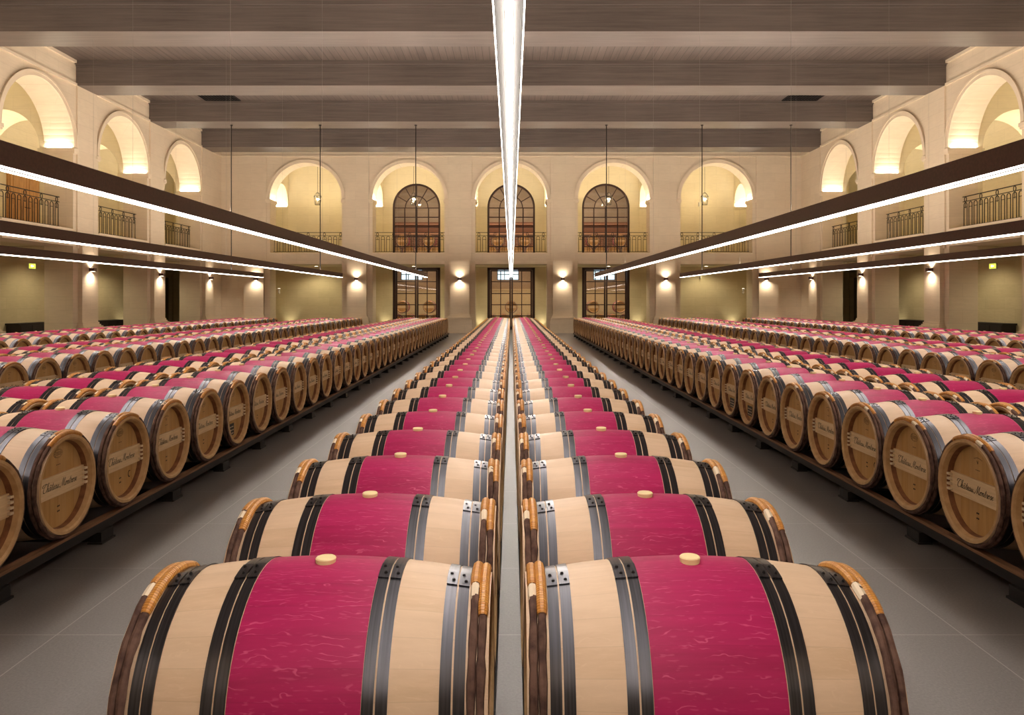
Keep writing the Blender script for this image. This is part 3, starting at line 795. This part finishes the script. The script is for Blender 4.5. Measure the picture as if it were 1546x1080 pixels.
# ------------------------------------------------------------------ pendant lights
PZ = 1.6 + 0.945
def make_pendant():
    root = empty('pendant_light', (0, 0, PZ)); y0, y1 = -5.2, 33.06; h = 0.19; w = 0.0525
    mb = MB(); mb.box(-w, -w + .004, y0, y1, .010, h, 0); mb.box(w - .004, w, y0, y1, .010, h, 0); mb.box(-w, w, y0, y1, h - .010, h - .004, 0)
    mb.box(-w + .004, w - .004, y1 - .01, y1, .03, h, 0); mb.box(-w + .004, w - .004, y0, y0 + .01, .03, h, 0)
    mb.build('housing', [BRONZE], root)
    mb = MB()
    mb.prism([(-w + .004, y0, .010), (-.013, y0, .044), (-.013, y0, .048), (-w + .004, y0, .014)], [(-w + .004, y1, .010), (-.013, y1, .044), (-.013, y1, .048), (-w + .004, y1, .014)])
    mb.prism([(w - .004, y0, .010), (.013, y0, .044), (.013, y0, .048), (w - .004, y0, .014)], [(w - .004, y1, .010), (.013, y1, .044), (.013, y1, .048), (w - .004, y1, .014)])
    mb.build('reflector', [REFL], root)
    def strip(name, xa, xb, z, mat, n, down=True):
        vs = []; fs = []
        for i in range(n + 1):
            y = y0 + .01 + (y1 - y0 - .02) * i / n; vs += [(xa, y, z), (xb, y, z)]
            if i < n: fs.append((2 * i, 2 * i + 2, 2 * i + 3, 2 * i + 1) if down else (2 * i, 2 * i + 1, 2 * i + 3, 2 * i + 2))
        m2 = MB(); m2.add(vs, fs); return m2.build(name, [mat], root, recalc=False)
    strip('led_strip', -.013, .013, .042, LED, 38, True)
    strip('added_upward_strip', -.045, .045, h - .003, UPT, 38, False)  # added strip on the housing top, unseen from below
    mb = MB(); mb.box(-w, -w + .004, y0, y1, -.006, .010, 0); mb.build('acrylic_edge', [LIP], root)
    mb = MB(); mb.box(w - .004, w, y0, y1, -.006, .010, 0); mb.build('acrylic_edge', [LIP], root)
    for yb in (5.15, 10.0, 14.85, 19.7, 24.55):
        mb = MB(); mb.tube([(0, yb, h - .02), (0, yb, 8.33 - PZ)], 0.0017, 5); mb.build('suspension_wire', [flat('wire_steel', (.35, .33, .30), .35, .8)] if yb < 5.2 else [bpy.data.materials['wire_steel']], root)
    mb = MB(); mb.tube([(0, 29.4, h - .02), (0, 29.4, 8.33 - PZ)], .018, 8); mb.tube([(0, 29.4, 8.30 - PZ), (0, 29.4, 8.33 - PZ)], .05, 12); mb.build('suspension_rod', [IRON], root)
    return root
pend = make_pendant(); kids(pend)
for i, x in enumerate((-10.8, -7.37, -3.68, 0.0, 3.68, 7.37, 10.8)):
    o = pend if i == 0 else copy_tree(pend)
    o.location = (x, 0, PZ)
    nm = ('nearest the left wall', 'second from the left wall', 'above the block first left of centre', 'running straight down the middle of the hall',
          'above the block first right of centre', 'second from the right wall', 'nearest the right wall')[i]
    tag(o, 'long bronze linear pendant lamp, ' + nm, 'pendant light', 'parallel linear pendant lamps')

# ------------------------------------------------------------------ balcony railings
def make_rail():
    root = empty('balcony_railing'); h = 1.0; W = R - .03
    mb = MB(); mb.box(-W, W, -.022, .022, h - .02, h, 0); mb.build('top_rail', [IRON], root)
    mb = MB(); mb.box(-W, W, -.012, .012, h - .17, h - .15, 0); mb.build('middle_rail', [IRON], root)
    mb = MB(); mb.box(-W, W, -.015, .015, .06, .085, 0); mb.build('bottom_rail', [IRON], root)
    n = 13; st = 2 * W / n
    mb = MB(); hw = st / 2 * .62
    pts = [(-hw, 0, .085), (-hw, 0, .73)] + [(-hw * cos(a), 0, .73 + hw * sin(a)) for a in [pi * k / 8 for k in range(1, 8)]] + [(hw, 0, .73), (hw, 0, .085)]
    mb.tube(pts, .012, 5, up0=(0, 1, 0)); mb.tube([(-hw, 0, .66), (hw, 0, .66)], .009, 4)
    b0 = mb.build('baluster', [IRON], root); b0.location.x = -W + st / 2
    for i in range(1, n):
        c = b0.copy(); COL.objects.link(c); c.parent = root; c.location.x = -W + st * (i + .5)
    mb = MB(); mb.tube([(.055 * cos(a), 0, .905 + .07 * sin(a)) for a in [2 * pi * k / 14 for k in range(14)]], .012, 5, closed=True, up0=(0, 1, 0)); mb.tube([(0, 0, .83), (0, 0, .83 - .2)], .010, 5)
    r0 = mb.build('ring', [IRON], root); r0.location.x = -1.542
    for i in range(1, 5):
        c = r0.copy(); COL.objects.link(c); c.parent = root; c.location.x = -1.542 + i * .771
    return root
rail = make_rail(); kids(rail); first = True
EN = ['leftmost', 'second from left', 'middle', 'second from right', 'rightmost']
def place_rail(loc, rz, lb):
    global first
    o = rail if first else copy_tree(rail); first = False
    o.location = loc; o.rotation_euler = (0, 0, rz); tag(o, lb, 'railing', 'wrought iron balcony railings')
for i, c in enumerate(EC): place_rail((c, HY + .42, ZG), 0, 'black wrought iron balcony railing in the %s arch of the back wall' % EN[i])
SN = ['fourth', 'third', 'second', 'first']
for i, c in enumerate(SC):
    if i == 0: continue
    place_rail((-HX - .42, c, ZG), pi / 2, 'black iron balcony railing, %s arch of the left wall from the back corner' % SN[i])
    place_rail((HX + .42, c, ZG), pi / 2, 'black iron balcony railing, %s arch of the right wall from the back corner' % SN[i])

# ------------------------------------------------------------------ uplights on the imposts
def upl(loc, sx, sy, lb, grp):
    m = MB(); m.box(-sx / 2, sx / 2, -sy / 2, sy / 2, 0, .012, 1)
    n = 3
    a = [(-sx / 2 + .004, -sy / 2 + .004, .0125), (sx / 2 - .004, -sy / 2 + .004, .0125), (sx / 2 - .004, sy / 2 - .004, .0125), (-sx / 2 + .004, sy / 2 - .004, .0125)]
    m.add(a, [(0, 1, 2, 3)], 0)
    o = m.build('impost_uplight', [UPL, BRONZE], recalc=False); o.location = loc; tag(o, lb, 'uplight', grp)
zi = ZS - .019
for i, c in enumerate(EC):
    for s in (-1, 1):
        upl((c + s * (R - .02), HY + .45, zi), .05, .8, 'thin glowing uplight on the %s ledge of the %s back arch' % ('left' if s < 0 else 'right', EN[i]), 'uplights on arch ledges')
for i, c in enumerate(SC):
    for s in (-1, 1):
        for sd, nm in ((-1, 'left'), (1, 'right')):
            upl((sd * (HX + .45), c + s * (R - .02), zi), .8, .05, 'thin glowing uplight, %s ledge, %s %s-wall arch from the back corner' % ('near' if s < 0 else 'far', SN[i], nm), 'uplights on arch ledges')
for i, c in enumerate((19.7, 24.55, 29.4, 34.25)):
    for sd, nm in ((-1, 'left'), (1, 'right')):
        for s in (-1, 1):
            upl((sd * (HX + (T + GX - HX) / 2 + s * (1.2 - .02)), c, zi), .05, 1.3, 'glowing uplight on the %s ledge inside the %s gallery, %s cross arch' % ('hall side' if s < 0 else 'outer', nm, ('fourth', 'third', 'second', 'first')[i]), 'uplights in the galleries')
CR = ('left corner', 'second left', 'centre left', 'centre right', 'second right', 'right corner')
for i, c in enumerate((-12.125, -7.275, -2.425, 2.425, 7.275, 12.125)):
    for s in (-1, 1):
        upl((c, HY + (T + 3.0) / 2 + s * .98, zi), 1.3, .05, 'glowing uplight on the %s ledge of the back gallery %s cross arch' % ('front' if s < 0 else 'rear', CR[i]), 'uplights in the galleries')

# ------------------------------------------------------------------ wall sconces
def spot(loc, rot, power, size=1.9, blend=.9, col=(1, .84, .66), rad=.03):
    l = bpy.data.lights.new('lamp_beam', 'SPOT'); l.energy = power; l.spot_size = size; l.spot_blend = blend; l.color = col; l.shadow_soft_size = rad
    o = bpy.data.objects.new('lamp_beam', l); COL.objects.link(o); o.location = loc; o.rotation_euler = rot; return o
def make_sconce():
    root = empty('wall_sconce')
    mb = MB(); mb.box(-.085, .085, -.16, 0, -.055, -.043, 0); 
    mb.box(-.085, -.075, -.16, 0, -.055, .055, 0); mb.box(.075, .085, -.16, 0, -.055, .055, 0); mb.box(-.085, .085, -.16, -.15, -.055, .055, 0); mb.box(-.085, .085, -.012, 0, -.055, .055, 0)
    mb.build('housing', [BRONZE], root)
    for z in (.056, -.0565):
        mb = MB(); mb.box(-.06, .06, -.13, -.03, z - .0005, z + .0005, 0); mb.build('lamp_lens', [EMS], root)
    return root
EMS = emit('sconce_lens', (1, .85, .68), 14, False)
scn = make_sconce(); kids(scn); first_s = True
def place_sconce(loc, rz, lb):
    global first_s
    o = scn if first_s else copy_tree(scn); first_s = False
    o.location = loc; o.rotation_euler = (0, 0, rz); tag(o, lb, 'wall lamp', 'up and down wall sconces')
    dx, dy = -sin(rz) * -.1, -cos(rz) * .1
    for up in (0, 1):
        s = spot((loc[0] + dx * 1.0, loc[1] + dy, loc[2] + (.07 if up else -.07)), (pi if up else 0, 0, 0), 40 if up else 72, 2.75, 1.0)
        s.parent = o; s.matrix_parent_inverse.identity(); s.location = (0, -.10, (.07 if up else -.07))
PN = ('left corner', 'second left', 'centre left', 'centre right', 'second right', 'right corner')
for i, c in enumerate((-12.0, -7.275, -2.425, 2.425, 7.275, 12.0)):
    place_sconce((c, HY - .14, 2.55), 0, 'small dark up-and-down sconce on the %s pier of the back wall' % PN[i])
for i, c in enumerate((19.7, 24.55, 29.4, 34.25)):
    for sd, nm in ((-1, 'left'), (1, 'right')):
        place_sconce((sd * (HX - .14), c, 2.55), -sd * pi / 2, 'dark box sconce on the %s wall pier, %s from the back corner' % (nm, SN[i]))

# floor uplights in the lower aisles
FL = emit('floor_uplight_lens', (1, .88, .55), 40, True)
def floor_up(x, y, lb):
    m = MB(); a = [(.06 * cos(2 * pi * k / 14), .06 * sin(2 * pi * k / 14), 0) for k in range(14)]
    m.prism(a, [(p[0], p[1], .02) for p in a], 1); m.add([(p[0] * .8, p[1] * .8, .0205) for p in a], [tuple(range(14))], 0)
    o = m.build('floor_uplight', [FL, BRONZE], recalc=False); o.location = (x, y, 0); tag(o, lb, 'floor lamp', 'floor uplights behind the piers')
    s = spot((x, y, .04), (pi, 0, 0), 40, 1.5, 1.0, (1, .90, .62)); s.parent = o; s.location = (0, 0, .04)
for i, c in enumerate(EC):
    for s in (-1, 1):
        floor_up(c + s * 1.6, HY + 2.8, 'round floor uplight %s behind the %s opening of the back wall' % ('left' if s < 0 else 'right', EN[i]))
for i, c in enumerate(SC):
    for sd, nm in ((-1, 'left'), (1, 'right')):
        floor_up(sd * (GX - .15), c + 1.9, 'round floor uplight in the %s aisle, %s bay from the back corner' % (nm, SN[i]))

# guessed downlights, added out of sight to light the lower aisles
DL = emit('added_downlight_lens', (1, .86, .60), 12, True)
def downlight(x, y, lb):
    m = MB(); a = [(.11 * cos(2 * pi * k / 16), .11 * sin(2 * pi * k / 16), 0) for k in range(16)]
    m.prism(a, [(p[0], p[1], -.02) for p in a], 1); m.add([(p[0] * .8, p[1] * .8, -.0205) for p in reversed(a)], [tuple(range(16))], 0)
    o = m.build('added_downlight', [DL, BRONZE], recalc=False); o.location = (x, y, ZL); tag(o, lb, 'ceiling lamp', 'added downlights of the lower aisles')
    s = spot((x, y, ZL - .03), (0, 0, 0), 150, 2.7, .6, (1, .87, .58), .1); s.parent = o; s.location = (0, 0, -.04)
for i, c in enumerate(EC): downlight(c, HY + 1.9, 'added downlight in the aisle ceiling behind the %s opening of the back wall' % EN[i])
for i, c in enumerate(SC):
    for sd, nm in ((-1, 'left'), (1, 'right')): downlight(sd * (HX + 2.1), c, 'added downlight in the %s aisle ceiling, %s bay from the back corner' % (nm, SN[i]))

# ------------------------------------------------------------------ small fittings
def make_lantern():
    root = empty('hanging_lantern')
    mb = MB(); mb.tube([(0, 0, .62), (0, 0, 3.0)], .008, 6); mb.build('hanging_rod', [IRON], root)
    mb = MB()
    for a in range(6):
        q = 2 * pi * a / 6; mb.tube([(.13 * cos(q), .13 * sin(q), 0), (.19 * cos(q), .19 * sin(q), .42), (.05 * cos(q), .05 * sin(q), .6)], .008, 4)
    for r_, z in ((.13, 0), (.19, .42), (.05, .6)): mb.tube([(r_ * cos(2 * pi * k / 12), r_ * sin(2 * pi * k / 12), z) for k in range(12)], .008, 4, closed=True)
    mb.build('lantern_frame', [IRON], root)
    mb = MB(); n = 12
    vs = [(r_ * cos(2 * pi * k / n), r_ * sin(2 * pi * k / n), z) for r_, z in ((.125, .01), (.185, .42)) for k in range(n)]
    mb.add(vs, [(k, (k + 1) % n, n + (k + 1) % n, n + k) for k in range(n)], 0, True); mb.build('lantern_glass', [GLASS], root)
    mb = MB()
    for q in (0, 2.1, 4.2):
        x, y = .05 * cos(q), .05 * sin(q); mb.tube([(x, y, .1), (x, y, .26)], .012, 6)
    mb.build('candles', [WHITE], root)
    mb = MB()
    for q in (0, 2.1, 4.2):
        x, y = .05 * cos(q), .05 * sin(q); mb.tube([(x, y, .262), (x, y, .30), (x, y, .32)], [.014, .012, .003], 6)
    mb.build('bulbs', [BULB], root)
    return root
lan = make_lantern(); kids(lan)
for i, c in enumerate((-9.63, -4.85, 4.85, 9.63)):
    o = lan if i == 0 else copy_tree(lan); o.location = (c, 37.9, 6.3)
    for ch in o.children:
        if ch.name.startswith('hanging_rod'): pass
    tag(o, 'glass lantern hanging in the %s arch of the back gallery' % (EN[i] if i < 2 else EN[i + 1]), 'lantern', 'hanging gallery lanterns')
# the rod reaches the gallery ceiling
for me in {o.data for o in bpy.data.objects if o.name.startswith('hanging_rod')}:
    for v in me.vertices:
        if v.co.z > 2: v.co.z = ZGC - 6.3
def make_exit():
    root = empty('exit_sign')
    mb = MB(); mb.box(-.20, .20, -.05, 0, 0, .20, 0); mb.build('sign_case', [WHITE], root)
    mb = MB(); mb.box(-.19, .19, -.054, -.05, .01, .19, 0)
    mb.build('sign_face', [EXITG], root)
    mb = MB(); mb.box(-.02, .08, -.058, -.054, .09, .12, 0)
    mb.prism([(-.1, -.058, .105), (-.02, -.058, .155), (-.02, -.058, .055)], [(-.1, -.054, .105), (-.02, -.054, .155), (-.02, -.054, .055)]); mb.build('arrow', [EXITW], root)
    return root
ex = make_exit(); kids(ex)
def pt(px, py, X=None, Y=None):
    if X is not None: Y = 1150 * abs(X) / abs(px - 772)
    return ((px - 772) / 1150 * Y + .012, Y, 1.6 + (452 - py) / 1150 * Y)
p1 = pt(47, 402, X=GX - .0); p2 = pt(1501, 402, X=GX)
o = ex; o.location = (-GX, p1[1], p1[2] - .1); o.rotation_euler = (0, 0, pi / 2); tag(o, 'small yellow-green exit sign on the outer wall of the left aisle', 'exit sign', 'exit signs')
o = copy_tree(ex); o.location = (GX, p2[1], p2[2] - .1); o.rotation_euler = (0, 0, -pi / 2); tag(o, 'small yellow-green exit sign on the outer wall of the right aisle', 'exit sign', 'exit signs')
o = copy_tree(ex); p = pt(1054, 309, Y=GY); o.location = (p[0], GY, p[2] - .1); tag(o, 'small pale yellow exit sign high in the rightmost back arch', 'exit sign', 'exit signs')
o = copy_tree(ex); p = pt(1056, 418, Y=GY); o.location = (p[0], GY, p[2] - .1); tag(o, 'yellow-green exit sign low behind the rightmost back opening', 'exit sign', 'exit signs')
# white camera lamps on the corner piers of the aisle
for sd, nm in ((-1, 'left'), (1, 'right')):
    root = empty('security_lamp', (sd * 11.4, 37.4, 2.1)); root.rotation_euler = (0, 0, 0)
    mb = MB(); mb.box(-.06, .06, -.04, .04, -.03, .03, 0); mb.tube([(0, 0, -.03), (0, 0, -.17), (-sd * .05, -.08, -.22)], [.05, .06, .03], 10); mb.build('housing', [WHITE], root)
    mb = MB(); mb.box(-.05, .05, -.035, .035, .0305, .034, 0); mb.build('lamp_lens', [EMS], root)
    mb = MB(); mb.box(0, sd * .80, -.015, .015, -.015, .015, 0); mb.build('bracket', [WHITE], root)
    s = spot((0, 0, .05), (pi, 0, 0), 12, 1.8, .8, (1, .85, .5)); s.parent = root; s.location = (0, 0, .06)
    tag(root, 'small white lamp on the corner pier behind the %smost back opening' % nm, 'lamp', 'white aisle lamps')
for sd, nm in ((-1, 'left'), (1, 'right')):
    # pier that carries the white lamp, at the end of the back aisle
    mb = MB(); a, b_ = sorted((sd * 12.15, sd * 12.85)); mb.box(a, b_, 37.1, 39.0, 0, ZL, 0); tag(mb.build('partition_wall', [LIMEL]), kind='structure')
# vents
for sd, nm in ((-1, 'left'), (1, 'right')):
    root = empty('ceiling_vent', (sd * 10.85, 28.1, ZC)); mb = MB()
    mb.box(-.66, .66, -.6, -.56, -.03, 0, 0); mb.box(-.66, .66, .56, .6, -.03, 0, 0); mb.box(-.66, -.62, -.6, .6, -.03, 0, 0); mb.box(.62, .66, -.6, .6, -.03, 0, 0); mb.build('frame', [IRON], root)
    mb = MB(); mb.box(-.62, .62, -.56, .56, -.006, -.002, 0); mb.build('backing', [BLACK], root)
    mb = MB()
    for k in range(11): x = -.55 + k * .11; mb.box(x - .01, x + .01, -.56, .56, -.026, -.006, 0)
    for k in range(7): y = -.38 + k * .127; mb.box(-.62, .62, y - .01, y + .01, -.026, -.006, 0)
    mb.build('grille', [IRON], root)
    tag(root, 'dark square-gridded air vent in the %s side of the ceiling' % nm, 'vent', 'ceiling vents')
# wooden gallery door, left
root = empty('door_4', (-GX + .002, 27.05, ZG)); tag(root, kind='structure')
mb = MB(); mb.box(0, .06, -.95, .95, 0, 2.35, 0); mb.build('door_frame', [DOORW], root)
for s in (-1, 1):
    mb = MB(); a, b_ = sorted((s * .01, s * .86)); mb.box(.06, .085, a, b_, .02, 2.27, 0)
    for (z0, z1) in ((.2, .95), (1.1, 2.1)):
        mb.box(.085, .10, a + .14, b_ - .14, z0, z1, 0)
    lf = mb.build('door_leaf', [DOORW], root)
    mb = MB(); mb.tube([(.085, s * .06, 1.05), (.13, s * .06, 1.05), (.13, s * .16, 1.05)], .012, 6); mb.build('door_handle', [IRON], lf)
# low dark cabinets against the outer aisle walls
for sd, nm in ((-1, 'left'), (1, 'right')):
    for (yc, hh, pos) in ((27.05, .77, 'nearer'), (32.1, .72, 'farther')):
        root = empty('low_cabinet', (sd * (GX - .26), yc, 0)); L = .98
        mb = MB(); mb.box(-.24, .24, -L, L, .08, hh - .06, 0); mb.build('body', [CABD], root)
        mb = MB(); mb.box(-.25, .25, -L - .05, L + .05, hh - .06, hh, 0); mb.build('top', [CABD], root)
        for k in (-1, 1):
            for q in (-.95, -.32, .32, .95):
                pass
        for q in range(3):
            mb = MB(); y0 = -L + .02 + q * .65; x0, x1 = sorted((-sd * .24, -sd * .255)); mb.box(x0, x1, y0, y0 + .62, .11, hh - .09, 0); mb.build('door', [CABD], root)
        for yy in (-L + .06, L - .06):
            for xx in (-.2, .2):
                mb = MB(); mb.box(xx - .025, xx + .025, yy - .025, yy + .025, 0, .08, 0); mb.build('leg', [CABD], root)
        tag(root, 'low black cabinet against the %s aisle wall, the %s of two' % (nm, pos), 'cabinet', 'low black cabinets')

# ------------------------------------------------------------------ world, camera
w = bpy.data.worlds.new('world'); S.world = w; w.use_nodes = True
w.node_tree.nodes['Background'].inputs[0].default_value = (0.9, 0.8, 0.7, 1); w.node_tree.nodes['Background'].inputs[1].default_value = 0.05
cam = bpy.data.cameras.new('camera'); co = bpy.data.objects.new('camera', cam); COL.objects.link(co)
co.location = (0.008, 0, 1.6); co.rotation_euler = (pi / 2, 0, 0)
cam.sensor_width = 36; cam.lens = 36 * 1150 / 1546; cam.shift_y = -88 / 1546; cam.shift_x = 1 / 1546; cam.clip_end = 200; cam.clip_start = .05
S.camera = co
S.view_settings.view_transform = 'Standard'; S.view_settings.look = 'None'; S.view_settings.gamma = 1; S.view_settings.exposure = 0.0
S.cycles.max_bounces = 7; S.cycles.diffuse_bounces = 5; S.cycles.glossy_bounces = 3; S.cycles.transmission_bounces = 4; S.cycles.transparent_max_bounces = 8
S.cycles.sample_clamp_indirect = 8.0
